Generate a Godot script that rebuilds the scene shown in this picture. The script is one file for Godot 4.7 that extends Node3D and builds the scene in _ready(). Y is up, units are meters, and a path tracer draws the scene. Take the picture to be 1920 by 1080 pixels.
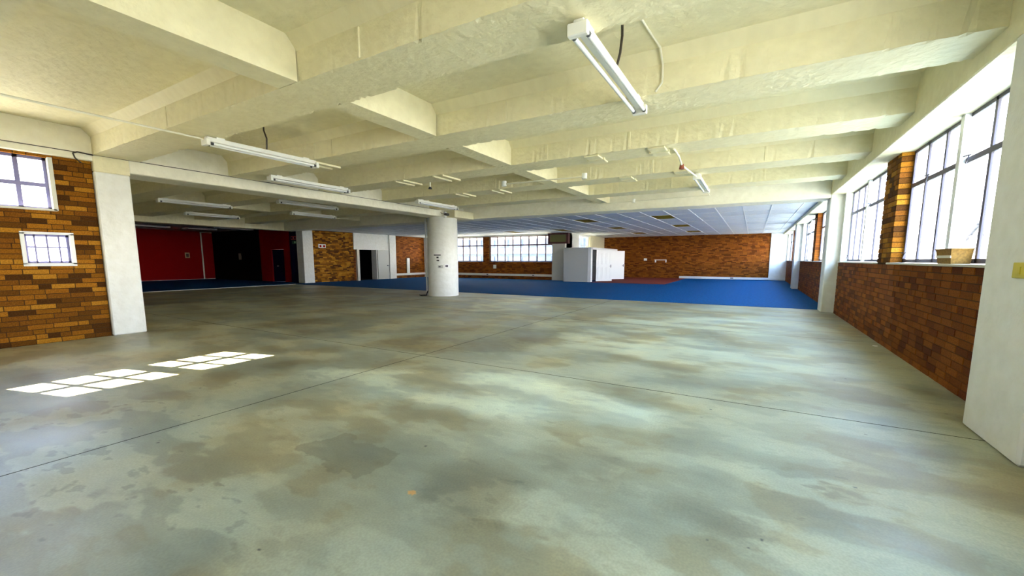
extends Node3D
# A large empty concrete hall. x runs to the right (window wall), -z into the depth, the camera stands over the origin.

const EYE := Vector3(0, 1.45, 0)
var off := Vector3.ZERO
var used := {}
var M := {}
var rng := RandomNumberGenerator.new()
var brick_mesh: ArrayMesh


# ---------------------------------------------------------------- names and nodes
func numbered(called: String) -> String:
	if not used.has(called):
		used[called] = 0
		return called
	used[called] += 1
	return "%s_%03d" % [called, used[called]]


func thing(called: String, label: String, category: String, at: Vector3, group := "") -> Node3D:
	var o := Node3D.new()
	o.name = numbered(called)
	add_child(o)
	o.position = at
	o.set_meta("label", label)
	o.set_meta("category", category)
	if group != "":
		o.set_meta("group", group)
	off = at
	return o


func setting(called: String, label: String) -> Node3D:
	var o := Node3D.new()
	o.name = numbered(called)
	add_child(o)
	o.set_meta("kind", "structure")
	o.set_meta("label", label)
	off = Vector3.ZERO
	return o


func part(called: String, s: SurfaceTool, m: Material, parent: Node3D, label := "", kind := "") -> MeshInstance3D:
	s.generate_normals()
	var o := MeshInstance3D.new()
	o.name = called
	o.mesh = s.commit()
	o.material_override = m
	parent.add_child(o, true)
	if label != "":
		o.set_meta("label", label)
	if kind != "":
		o.set_meta("kind", kind)
	return o


# ---------------------------------------------------------------- shapes
func start(smooth := false) -> SurfaceTool:
	var s := SurfaceTool.new()
	s.begin(Mesh.PRIMITIVE_TRIANGLES)
	s.set_smooth_group(0 if smooth else -1)
	return s


func tri(s: SurfaceTool, a: Vector3, b: Vector3, c: Vector3) -> void:   # counter-clockwise from outside
	s.add_vertex(a - off)
	s.add_vertex(c - off)
	s.add_vertex(b - off)


func quad(s: SurfaceTool, a: Vector3, b: Vector3, c: Vector3, d: Vector3) -> void:
	tri(s, a, b, c)
	tri(s, a, c, d)


func box(s: SurfaceTool, lo: Vector3, hi: Vector3, bevel := 0.0) -> void:
	var c := (lo + hi) / 2.0
	var h := (hi - lo).abs() / 2.0
	var b := minf(bevel, minf(h.x, minf(h.y, h.z)) * 0.49)
	for ax in 3:
		for sg in [-1.0, 1.0]:
			var n := Vector3.ZERO
			n[ax] = sg
			var u := Vector3.ZERO
			u[(ax + 1) % 3] = 1.0
			var w := n.cross(u)
			var p := c + n * h[ax]
			var hu: float = h[(ax + 1) % 3] - b
			var hw: float = h[(ax + 2) % 3] - b
			quad(s, p - u * hu - w * hw, p + u * hu - w * hw, p + u * hu + w * hw, p - u * hu + w * hw)
	if b <= 0.0:
		return
	for ax in 3:
		var a1 := (ax + 1) % 3
		var a2 := (ax + 2) % 3
		for s1 in [-1.0, 1.0]:
			for s2 in [-1.0, 1.0]:
				var p := c
				p[a1] += s1 * h[a1]
				p[a2] += s2 * (h[a2] - b)
				var q := c
				q[a1] += s1 * (h[a1] - b)
				q[a2] += s2 * h[a2]
				var e := Vector3.ZERO
				e[ax] = h[ax] - b
				if s1 * s2 > 0:
					quad(s, p + e, p - e, q - e, q + e)
				else:
					quad(s, p - e, p + e, q + e, q - e)
	for sx in [-1.0, 1.0]:
		for sy in [-1.0, 1.0]:
			for sz in [-1.0, 1.0]:
				var k := Vector3(sx, sy, sz) * h + c
				var x := k - Vector3(0, sy, sz) * b
				var y := k - Vector3(sx, 0, sz) * b
				var z := k - Vector3(sx, sy, 0) * b
				if sx * sy * sz > 0:
					tri(s, x, y, z)
				else:
					tri(s, x, z, y)


func tube(s: SurfaceTool, a: Vector3, b: Vector3, ra: float, rb := -1.0, n := 10) -> void:
	if rb < 0:
		rb = ra
	var d := (b - a).normalized()
	var u := d.cross(Vector3.UP if absf(d.y) < 0.9 else Vector3.RIGHT).normalized()
	var w := d.cross(u)
	for i in n:
		var t0 := TAU * i / n
		var t1 := TAU * (i + 1) / n
		var e0 := u * cos(t0) + w * sin(t0)
		var e1 := u * cos(t1) + w * sin(t1)
		s.set_smooth_group(1)
		quad(s, a + e0 * ra, a + e1 * ra, b + e1 * rb, b + e0 * rb)
		s.set_smooth_group(-1)
		tri(s, a, a + e1 * ra, a + e0 * ra)
		tri(s, b, b + e0 * rb, b + e1 * rb)


func run(s: SurfaceTool, path: Array, r: float, n := 8) -> void:
	for i in path.size() - 1:
		tube(s, path[i], path[i + 1], r, r, n)


func prism(s: SurfaceTool, loop: Array, along: Vector3) -> void:   # loop counter-clockwise seen against «along»
	var n := loop.size()
	for i in n:
		var a: Vector3 = loop[i]
		var b: Vector3 = loop[(i + 1) % n]
		quad(s, b, a, a + along, b + along)
	for i in range(1, n - 1):
		tri(s, loop[0], loop[i], loop[i + 1])
		tri(s, loop[0] + along, loop[i + 1] + along, loop[i] + along)


func one_box(called: String, lo: Vector3, hi: Vector3, m: Material, parent: Node3D, bevel := 0.0, label := "") -> MeshInstance3D:
	var s := start()
	box(s, lo, hi, bevel)
	return part(called, s, m, parent, label)


# ---------------------------------------------------------------- materials
func rgb(r: float, g: float, b: float) -> Color:
	return Color(r / 255.0, g / 255.0, b / 255.0)


func plain(c: Color, rough := 0.7, spec := 0.5) -> StandardMaterial3D:
	var m := StandardMaterial3D.new()
	m.albedo_color = c
	m.roughness = rough
	m.metallic_specular = spec
	return m


func noise_tex(freq: float, octaves: int, lo: Color, hi: Color, seed_: int, size := 512) -> NoiseTexture2D:
	var f := FastNoiseLite.new()
	f.noise_type = FastNoiseLite.TYPE_SIMPLEX_SMOOTH
	f.frequency = freq
	f.fractal_octaves = octaves
	f.seed = seed_
	var t := NoiseTexture2D.new()
	t.width = size
	t.height = size
	t.seamless = true
	t.noise = f
	var g := Gradient.new()
	g.set_color(0, lo)
	g.set_color(1, hi)
	t.color_ramp = g
	return t


func bumps(freq: float, octaves: int, strength: float, seed_: int) -> NoiseTexture2D:
	var f := FastNoiseLite.new()
	f.noise_type = FastNoiseLite.TYPE_SIMPLEX_SMOOTH
	f.frequency = freq
	f.fractal_octaves = octaves
	f.seed = seed_
	var t := NoiseTexture2D.new()
	t.width = 512
	t.height = 512
	t.seamless = true
	t.noise = f
	t.as_normal_map = true
	t.bump_strength = strength
	return t


func painted(c: Color, tex: Texture2D, normal: Texture2D, scale: float, rough: float, depth := 0.5) -> StandardMaterial3D:
	var m := plain(c, rough, 0.4)
	m.albedo_texture = tex
	m.normal_enabled = normal != null
	m.normal_texture = normal
	m.normal_scale = depth
	m.uv1_triplanar = true
	m.uv1_world_triplanar = true
	m.uv1_scale = Vector3.ONE * scale
	return m


func make_materials() -> void:
	var blotch := noise_tex(0.012, 4, Color(0.955, 0.95, 0.935), Color(1, 1, 1), 3)
	var lumps := bumps(0.02, 5, 6.0, 11)
	M.cream = painted(rgb(240, 232, 194), blotch, lumps, 0.7, 0.62, 0.55)
	M.pale = painted(rgb(246, 242, 222), blotch, lumps, 0.6, 0.6, 0.4)
	M.white = painted(rgb(236, 237, 232), blotch, lumps, 0.6, 0.6, 0.35)
	M.white_plain = plain(rgb(232, 233, 230), 0.5)
	M.offwhite = plain(rgb(214, 212, 198), 0.55)
	M.grey_door = plain(rgb(186, 188, 182), 0.55)
	M.mortar = plain(rgb(66, 44, 20), 0.9, 0.3)
	M.steel_white = plain(rgb(226, 228, 232), 0.45)
	M.steel_dark = plain(rgb(74, 70, 82), 0.5)
	M.steel_blue = plain(rgb(120, 118, 165), 0.5)
	M.frame_brown = plain(rgb(92, 52, 48), 0.55)
	M.black = plain(rgb(14, 14, 16), 0.5)
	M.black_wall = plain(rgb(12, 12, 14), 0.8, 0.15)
	M.navy = plain(rgb(14, 16, 62), 0.7, 0.2)
	M.red = plain(rgb(150, 4, 6), 0.75, 0.2)
	M.tile = painted(rgb(222, 224, 222), noise_tex(0.05, 3, Color(0.93, 0.93, 0.93), Color(1, 1, 1), 8), null, 0.5, 0.6)
	M.tbar = plain(rgb(236, 236, 230), 0.5)
	M.olive = plain(rgb(150, 122, 24), 0.7, 0.2)
	M.sill = plain(rgb(196, 190, 172), 0.5)
	M.enamel = plain(rgb(240, 240, 232), 0.35)
	M.lamp_tube = plain(rgb(244, 246, 244), 0.2)
	M.lamp_cap = plain(rgb(60, 62, 64), 0.4)
	M.conduit = plain(rgb(232, 228, 206), 0.5)
	M.cable = plain(rgb(60, 50, 36), 0.6)
	M.card = painted(rgb(160, 122, 56), noise_tex(0.02, 3, Color(0.7, 0.7, 0.7), Color(1, 1, 1), 5), null, 3.0, 0.8)
	M.yellow_plate = plain(rgb(206, 190, 60), 0.45)
	M.copper = plain(rgb(150, 80, 56), 0.5)
	M.pane = plain(Color(0.9, 0.95, 1.0, 0.06), 0.03, 0.5)
	M.pane.transparency = BaseMaterial3D.TRANSPARENCY_ALPHA
	M.frosted = plain(Color(0.95, 0.96, 1.0, 0.9), 0.6, 0.4)
	M.frosted.transparency = BaseMaterial3D.TRANSPARENCY_ALPHA
	M.frosted.backlight_enabled = true
	M.frosted.backlight = Color(0.9, 0.92, 0.95)
	M.ground = plain(rgb(176, 168, 146), 0.9)
	M.facade = plain(rgb(52, 64, 80), 0.6)
	M.crane = plain(rgb(34, 36, 42), 0.7)
	M.facade_glass = plain(rgb(30, 42, 60), 0.25)
	M.facade_trim = plain(rgb(80, 84, 92), 0.7)
	M.blue_carpet = painted(rgb(0, 90, 150), noise_tex(0.03, 4, Color(0.72, 0.72, 0.75), Color(1, 1, 1), 21), bumps(0.2, 2, 5.0, 22), 0.6, 0.75, 0.6)
	M.blue_carpet.metallic_specular = 0.2
	M.red_carpet = painted(rgb(140, 42, 24), noise_tex(0.03, 4, Color(0.75, 0.75, 0.75), Color(1, 1, 1), 23), null, 0.6, 0.85)
	var grain := noise_tex(0.03, 4, Color(0.72, 0.70, 0.68), Color(1, 1, 1), 31)
	var rough := bumps(0.06, 4, 5.0, 32)
	M.left_bricks = []
	for c in [[178, 118, 32], [150, 96, 24], [192, 134, 40], [112, 70, 20], [162, 104, 28], [88, 54, 18], [136, 84, 24]]:
		M.left_bricks.append(painted(rgb(c[0], c[1], c[2]), grain, rough, 2.5, 0.8, 0.5))
		M.left_bricks.back().metallic_specular = 0.22
	M.right_bricks = []
	for c in [[142, 80, 26], [130, 72, 24], [154, 90, 30], [116, 62, 22], [136, 76, 25], [146, 84, 28], [102, 54, 20]]:
		M.right_bricks.append(painted(rgb(c[0], c[1], c[2]), grain, rough, 2.5, 0.8, 0.5))
		M.right_bricks.back().metallic_specular = 0.22
	M.brick_field = plain(Color.WHITE, 0.7, 0.25)
	M.brick_field.vertex_color_use_as_albedo = true
	make_floor_material()


func inside(p: Vector2, poly: PackedVector2Array) -> bool:
	return Geometry2D.is_point_in_polygon(p, poly)


func soften(a: PackedFloat32Array, w: int, h: int) -> PackedFloat32Array:
	var o := a.duplicate()
	for y in range(2, h - 2):
		for x in range(2, w - 2):
			var t := 0.0
			for j in range(-2, 3):
				for i in range(-2, 3):
					t += a[(y + j) * w + x + i]
			o[y * w + x] = t / 25.0
	return o


# The concrete: trowel marks, patched squares, worn pale areas and an ochre spot, laid out in plan.
const FX0 := -11.0
const FZ0 := -15.2
const FW := 13.4
const FH := 15.8


func make_floor_material() -> void:
	var w := 1360
	var h := 1600
	var maps := []
	for a in [[0.0035, 4, 1], [0.014, 5, 2], [0.06, 4, 3], [0.006, 4, 4]]:
		var f := FastNoiseLite.new()
		f.noise_type = FastNoiseLite.TYPE_SIMPLEX_SMOOTH
		f.frequency = a[0]
		f.fractal_octaves = a[1]
		f.seed = a[2]
		var narrow: int = w / (2 if a[2] in [2, 3] else 1)
		var cloud := f.get_image(narrow, h, false, false, true)
		cloud.resize(w, h, Image.INTERPOLATE_CUBIC)
		maps.append(cloud.get_data())
	# soft masks of the patches, drawn small and blown up
	var mw := 340
	var mh := 400
	var tone := PackedFloat32Array()
	tone.resize(mw * mh)
	var cool := PackedFloat32Array()
	cool.resize(mw * mh)
	var patches := [
		[-0.17, 0.0, [-2.97, -1.8, -2.91, -2.15, -2.25, -2.2, -2.24, -1.76]],
		[-0.13, 0.0, [-3.84, -1.91, -3.54, -2.39, -2.91, -2.15, -2.96, -1.8]],
		[-0.22, -0.1, [-1.93, -2.11, -1.64, -2.39, -1.13, -2.29, -1.11, -1.9, -1.31, -1.73, -1.75, -1.85]],
		[-0.16, 0.0, [-1.39, -2.82, -0.94, -3.03, -0.66, -2.94, -0.74, -2.55, -1.2, -2.53]],
		[-0.20, -0.1, [-0.41, -2.59, -0.14, -2.65, 0.25, -2.46, 0.01, -2.27, -0.32, -2.39]],
		[0.22, 0.12, [-5.22, -3.25, -2.6, -4.47, -0.68, -4.05, -0.62, -3.27, -1.8, -3.1, -3.93, -2.93]],
		[0.18, 0.1, [-8.79, -12.75, -7.03, -14.6, -5.38, -10.84, -6.78, -9.3]],
		[0.12, 0.0, [-4.53, -8.83, -0.06, -11.96, 1.14, -9.07, 0.89, -5.96, -0.61, -5.93, -3.32, -6.48]],
		[-0.06, 0.35, [-6.45, -0.6, -5.47, -1.82, -2.35, -1.3, -2.0, -0.3, -4.23, -0.2]],
		[-0.05, 0.3, [0.12, -3.39, 0.56, -3.47, 0.74, -2.69, 0.17, -2.66]],
		[-0.16, -0.1, [-5.8, -5.04, -5.18, -7.5, -3.26, -7.81, -3.07, -5.63, -4.62, -4.75]],
		[-0.10, 0.0, [-9.5, -5.0, -7.4, -4.8, -6.9, -7.2, -9.2, -7.6]],
	]
	patches.reverse()
	for p in patches:
		if p == patches.back():   # the cleanest cut patch keeps its edges
			tone = soften(tone, mw, mh)
			cool = soften(soften(cool, mw, mh), mw, mh)
		var poly := PackedVector2Array()
		var c: Array = p[2]
		for i in range(0, c.size(), 2):
			poly.append(Vector2((c[i] - FX0) / FW * mw, (c[i + 1] - FZ0) / FH * mh))
		var lo := poly[0]
		var hi := poly[0]
		for q in poly:
			lo = lo.min(q)
			hi = hi.max(q)
		for y in range(maxi(0, int(lo.y)), mini(mh, int(hi.y) + 1)):
			for x in range(maxi(0, int(lo.x)), mini(mw, int(hi.x) + 1)):
				if inside(Vector2(x + 0.5, y + 0.5), poly):
					tone[y * mw + x] += p[0]
					cool[y * mw + x] += p[1]
	var data := PackedByteArray()
	data.resize(w * h * 3)
	var rdat := PackedByteArray()
	rdat.resize(w * h)
	var A: PackedByteArray = maps[0]
	var B: PackedByteArray = maps[1]
	var C: PackedByteArray = maps[2]
	var D: PackedByteArray = maps[3]
	for y in h:
		for x in w:
			var i := y * w + x
			var a := A[i] / 255.0 - 0.5
			var b := B[i] / 255.0 - 0.5
			var c := C[i] / 255.0 - 0.5
			var d := D[i] / 255.0 - 0.5
			# the patches' outlines wander with the noise
			var mx := clampi(int(x * 0.25 + b * 6.0), 0, mw - 1)
			var my := clampi(int(y * 0.25 + c * 4.0 + a * 4.0), 0, mh - 1)
			var t := tone[my * mw + mx]
			var k := cool[my * mw + mx]
			# trowelled skins: noise with hard shores, laid over soft clouds
			var skin := smoothstep(-0.02, 0.05, b + a * 0.35 + c * 0.12) - 0.5
			var skin2 := smoothstep(0.10, 0.16, d * 0.8 - b * 0.5 + c * 0.15)
			var scuff := smoothstep(0.16, 0.22, c * 0.7 + b * 0.35) * (0.4 + 2.0 * absf(k))
			var v := 0.655 + a * 0.16 + skin * (0.035 + 0.12 * absf(k)) - skin2 * 0.045 + b * 0.16 - scuff * 0.10 + c * 0.06 + t * (0.55 + 0.5 * b)
			var warm := d * 0.14 - k * 0.10 - t * 0.08 + skin2 * 0.03
			data[i * 3] = clampi(int((v * 1.0 + warm * 0.5) * 255.0), 0, 255)
			data[i * 3 + 1] = clampi(int(v * 0.99 * 255.0), 0, 255)
			data[i * 3 + 2] = clampi(int((v * 0.80 - warm * 0.6) * 255.0), 0, 255)
			rdat[i] = clampi(int((0.45 + b * 0.25 + d * 0.12 - t * 0.12) * 255.0), 82, 200)
	var im := Image.create_from_data(w, h, false, Image.FORMAT_RGB8, data)
	var ro := Image.create_from_data(w, h, false, Image.FORMAT_L8, rdat)
	# ochre spot and small dark specks
	var px := w / FW
	for y in 14:
		for x in 16:
			var q := Vector2((x - 8) / 6.5, (y - 7) / 5.0)
			if q.length() < 0.8 + 0.25 * sin(x * 2.1 + y * 1.3):
				im.set_pixel(int((-1.76 - FX0) * px) + (x - 8) / 2, int((-1.81 - FZ0) * px) + (y - 7) / 2, rgb(206, 150, 82))
	for i in 130:
		var sx := rng.randi_range(2, w - 4)
		var sy := rng.randi_range(2, h - 4)
		im.fill_rect(Rect2i(sx, sy, rng.randi_range(1, 2), rng.randi_range(1, 2)), rgb(70, 66, 54))
	var m := StandardMaterial3D.new()
	m.albedo_texture = ImageTexture.create_from_image(im)
	m.roughness_texture = ImageTexture.create_from_image(ro)
	m.roughness_texture_channel = BaseMaterial3D.TEXTURE_CHANNEL_RED
	m.roughness = 1.0
	m.metallic_specular = 0.6
	m.detail_enabled = true
	m.detail_blend_mode = BaseMaterial3D.BLEND_MODE_MUL
	m.detail_uv_layer = BaseMaterial3D.DETAIL_UV_2
	m.detail_albedo = noise_tex(0.09, 5, Color(0.88, 0.88, 0.88), Color(1, 1, 1), 41, 1024)
	m.uv2_scale = Vector3.ONE
	M.concrete = m
	M.joint = plain(rgb(40, 38, 32), 0.95, 0.2)


# ---------------------------------------------------------------- brickwork
# Bricks laid on a plane: origin + u along the wall, y up, face towards n. holes = [u0, y0, u1, y1]
func brickwork(parent: Node3D, origin: Vector3, u: Vector3, n: Vector3, wide: float, high: float, holes: Array, mats: Array, singles: int, depth := 0.05, seed_ := 1, seen_from := 0.0) -> void:
	var r := RandomNumberGenerator.new()
	r.seed = seed_
	var course := 0.0862
	var cells := []
	var row := 0
	var y := 0.0
	while y < high - 0.03:
		var top := minf(y + course - 0.011, high)
		var mid := (y + top) / 2.0
		var spans := [[0.0, wide]]
		for hole in holes:
			if mid > hole[1] and mid < hole[3]:
				var cut := []
				for sp in spans:
					if hole[0] > sp[0] and hole[0] < sp[1]:
						cut.append([sp[0], hole[0]])
					if hole[2] < sp[1] and hole[2] > sp[0]:
						cut.append([hole[2], sp[1]])
					if hole[2] <= sp[0] or hole[0] >= sp[1]:
						cut.append(sp)
				spans = cut
		for sp in spans:
			var at: float = sp[0]
			var first: float = [0.145, 0.295, 0.22][row % 3] + r.randf_range(-0.02, 0.02)
			var len := first
			while at < sp[1] - 0.02:
				var end := minf(at + len, sp[1])
				if sp[1] - end < 0.06:
					end = sp[1]
				cells.append([at, end - 0.011, y, top, r.randf(), r.randf_range(-0.003, 0.002)])
				at = end
				len = 0.145 if r.randf() < 0.22 else 0.298 + r.randf_range(-0.012, 0.012)
		row += 1
		y += course
	var tag := []
	for c in cells:
		var p: Vector3 = origin + u * ((c[0] + c[1]) / 2.0) + Vector3.UP * ((c[2] + c[3]) / 2.0)
		tag.append([p.distance_squared_to(EYE) + (1.0e6 if c[1] < seen_from else 0.0), c])
	tag.sort_custom(func(a, b): return a[0] < b[0])
	var s := start()
	var left := 0
	var in_u := u.abs()
	var in_n := n.abs()
	for i in tag.size():
		var c: Array = tag[i][1]
		var face: Vector3 = origin + u * ((c[0] + c[1]) / 2.0) + Vector3.UP * ((c[2] + c[3]) / 2.0) + n * c[5]
		var mid: Vector3 = face - n * depth / 2.0
		var size: Vector3 = in_u * (c[1] - c[0]) + Vector3.UP * (c[3] - c[2]) + in_n * depth
		if i < singles:
			var o := MeshInstance3D.new()
			o.name = "brick"
			o.mesh = brick_mesh
			o.material_override = mats[int(c[4] * mats.size()) % mats.size()]
			o.transform = Transform3D(Basis.from_scale(size), mid - off)
			parent.add_child(o, true)
		else:
			var col: Color = mats[int(c[4] * mats.size()) % mats.size()].albedo_color
			s.set_color(col.srgb_to_linear() * (0.8 + 0.2 * fposmod(c[4] * 37.0, 1.0)))
			box(s, mid - size / 2.0, mid + size / 2.0)
			left += 1
	if left:
		part("brick_field", s, M.brick_field, parent, "", "stuff")


# ---------------------------------------------------------------- windows
# A steel window in the plane through origin, width along u; rows given as heights of the glazing lines
func steel_window(called: String, label: String, origin: Vector3, u: Vector3, n: Vector3, cuts: Array, ys: Array, frame: Material, glass: Material, thick_at := -1, bar := 0.035, stays := []) -> Node3D:
	var o := setting(called, label)
	var w: float = cuts[cuts.size() - 1]
	var t := n * 0.013
	var y0: float = ys[0]
	var y1: float = ys[ys.size() - 1]
	var f := start()
	for k in [[0.0, 0.055, y0, y1], [w - 0.055, w, y0, y1], [0.0, w, y0, y0 + 0.055], [0.0, w, y1 - 0.055, y1]]:
		slab(f, origin, u, t, k[0], k[1], k[2], k[3])
	part("frame", f, frame, o)
	for i in range(1, cuts.size() - 1):
		var s := start()
		var hw := bar / 2.0 if i != thick_at else 0.055
		slab(s, origin + (n * 0.03 if i == thick_at else Vector3.ZERO), u, t * (1.0 if i != thick_at else 3.0), cuts[i] - hw, cuts[i] + hw, y0, y1)
		part("mullion", s, frame if i != thick_at else M.steel_white, o)
	for j in range(1, ys.size() - 1):
		var s := start()
		slab(s, origin, u, t * 1.1, 0.0, w, ys[j] - bar * 0.55, ys[j] + bar * 0.55)
		part("transom", s, frame, o)
	for i in cuts.size() - 1:
		for j in ys.size() - 1:
			var s := start()
			slab(s, origin, u, n * 0.003, cuts[i] + 0.004, cuts[i + 1] - 0.004, ys[j] + 0.004, ys[j + 1] - 0.004)
			part("pane", s, glass, o)
	for q in stays:
		var s := start()
		var p: Vector3 = origin + u * q[0] + Vector3.UP * q[1] + n * 0.05
		tube(s, p, p + u * 0.12 + n * 0.03, 0.008, 0.008, 6)
		tube(s, p + u * 0.06, p + u * 0.06 + Vector3.DOWN * 0.09 + n * 0.02, 0.007, 0.007, 6)
		part("casement_stay", s, M.steel_dark, o)
	return o


func slab(s: SurfaceTool, origin: Vector3, u: Vector3, t: Vector3, a: float, b: float, y0: float, y1: float) -> void:
	var p := origin + u * a + Vector3.UP * y0 - t
	var q := origin + u * b + Vector3.UP * y1 + t
	box(s, p.min(q), p.max(q))


# ---------------------------------------------------------------- the scene
func _ready() -> void:
	rng.seed = 7
	var cam := Camera3D.new()
	cam.name = "camera"
	cam.projection = Camera3D.PROJECTION_FRUSTUM
	cam.near = 0.05
	cam.far = 400.0
	cam.size = 0.05 * 1080.0 / 774.0
	cam.frustum_offset = Vector2(0, 0.05 * 45.0 / 774.0)
	cam.position = EYE
	cam.rotation_degrees = Vector3(-7.216, 30.141, 0)
	add_child(cam)
	cam.current = true

	var env := Environment.new()
	var sky := Sky.new()
	var air := ProceduralSkyMaterial.new()
	air.sky_top_color = Color(0.58, 0.74, 0.95)
	air.sky_horizon_color = Color(1.0, 0.98, 0.94)
	air.sky_curve = 0.2
	air.ground_bottom_color = Color(0.5, 0.5, 0.48)
	air.ground_horizon_color = Color(0.84, 0.83, 0.8)
	sky.sky_material = air
	env.background_mode = Environment.BG_SKY
	env.sky = sky
	env.background_energy_multiplier = 3.0
	env.tonemap_mode = Environment.TONE_MAPPER_LINEAR
	env.tonemap_exposure = 12.2
	env.sdfgi_enabled = true
	env.ssao_enabled = true
	env.ssil_enabled = true
	var world := WorldEnvironment.new()
	world.name = "world_environment"
	world.environment = env
	add_child(world)

	var sun := DirectionalLight3D.new()
	sun.name = "sun"
	sun.light_color = Color(1.0, 0.95, 0.86)
	sun.light_energy = 3.4
	sun.light_angular_distance = 0.3
	sun.shadow_enabled = true
	sun.sky_mode = DirectionalLight3D.SKY_MODE_LIGHT_ONLY
	add_child(sun)
	sun.look_at_from_position(Vector3.ZERO, Vector3(1.47, -1.0, -0.395))

	make_materials()
	brick_mesh = make_brick()
	build_floor()
	build_ceiling()
	build_right_wall()
	build_left_wall()
	build_other_walls()
	build_pillars()
	build_annex()
	build_lobby()
	build_outside()
	build_fittings()


func make_brick() -> ArrayMesh:
	off = Vector3.ZERO
	var s := start()
	box(s, Vector3.ONE * -0.5, Vector3.ONE * 0.5, 0.02)
	s.generate_normals()
	return s.commit()


func floor_panel(parent: Node3D, x0: float, x1: float, z0: float, z1: float) -> void:
	var s := start()
	var g := 0.0075
	var lo := Vector3(x0 + g, 0, z1 + g)
	var hi := Vector3(x1 - g, 0, z0 - g)
	var top := [Vector3(lo.x, 0, lo.z), Vector3(lo.x, 0, hi.z), Vector3(hi.x, 0, hi.z), Vector3(hi.x, 0, lo.z)]
	for i in [0, 2, 1, 0, 3, 2]:
		var p: Vector3 = top[i]
		s.set_uv(Vector2((p.x - FX0) / FW, (p.z - FZ0) / FH))
		s.set_uv2(Vector2(p.x, p.z) * 0.55)
		s.add_vertex(p)
	for i in 4:
		var p: Vector3 = top[i]
		var q: Vector3 = top[(i + 1) % 4]
		for v in [p, q, q + Vector3.DOWN * 0.001, p, q + Vector3.DOWN * 0.001, p + Vector3.DOWN * 0.001]:
			s.set_uv(Vector2((v.x - FX0) / FW, (v.z - FZ0) / FH))
			s.set_uv2(Vector2(v.x, v.z) * 0.55)
			s.add_vertex(v)
	part("slab_panel", s, M.concrete, parent)


func build_floor() -> void:
	var f := setting("floor", "grey-green polished concrete floor with sawn joints")
	one_box("base_slab", Vector3(-10.98, -0.3, -35), Vector3(2.3, -0.001, 6.3), M.joint, f)
	one_box("base_slab", Vector3(-35.6, -0.3, -27.3), Vector3(-10.98, -0.001, -2.9), M.joint, f)
	var xs := [-35.6, -29.3, -23.2, -16.8, -10.6, -4.3, 2.05]
	var zs := [6.0, 0.0, -4.66, -9.4, -14.85]
	for i in xs.size() - 1:
		for j in zs.size() - 1:
			if xs[i] < -10.7 and j == 0:
				continue
			floor_panel(f, xs[i], xs[i + 1], -3.2 if xs[i] < -10.7 and j == 1 else zs[j], zs[j + 1])
	var c := thing("blue_carpet", "worn royal blue carpet covering the far half of the hall", "carpet", Vector3(-11, -0.03, -25))
	var s := start()
	for k in [[-24.05, 1.97, -26.98, -14.85], [-10.97, 1.97, -34.48, -26.98]]:
		box(s, Vector3(k[0], -0.0005, k[2]), Vector3(k[1], 0.008, k[3]))
	part("pile", s, M.blue_carpet, c)
	var k := thing("blue_carpet", "dark blue carpet in front of the red wall", "carpet", Vector3(-30, 0, -9.5))
	s = start()
	box(s, Vector3(-35.28, 0.0, -15.88), Vector3(-24.65, 0.012, -3.22))
	box(s, Vector3(-24.65, 0.0, -14.84), Vector3(-23.6, 0.012, -3.22))
	part("pile", s, M.blue_carpet, k)
	s = start()
	box(s, Vector3(-23.6, 0.0, -14.84), Vector3(-23.55, 0.016, -3.3))
	part("edge_strip", s, M.offwhite, k)
	var r := thing("red_carpet", "rust red carpet beside the white cubicle", "carpet", Vector3(-6.7, 0.0085, -30))
	s = start()
	box(s, Vector3(-9.0, 0.0085, -34.46), Vector3(-4.45, 0.018, -25.5))
	part("pile", s, M.red_carpet, r)


const SOFFIT := 3.35
const SLAB := 3.79
const BEAM_Z := [6.0, 3.9, 1.62, -0.4, -2.93, -5.2, -7.49, -9.77, -12.05]


func beam_section(zn: float, zf: float, x: float) -> Array:   # in the plane x, counter-clockwise seen from -x
	return [Vector3(x, SOFFIT, zn), Vector3(x, SOFFIT, zf), Vector3(x, SLAB - 0.13, zf), Vector3(x, SLAB + 0.02, zf - 0.13), Vector3(x, SLAB + 0.02, zn + 0.13), Vector3(x, SLAB - 0.13, zn)]


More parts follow.
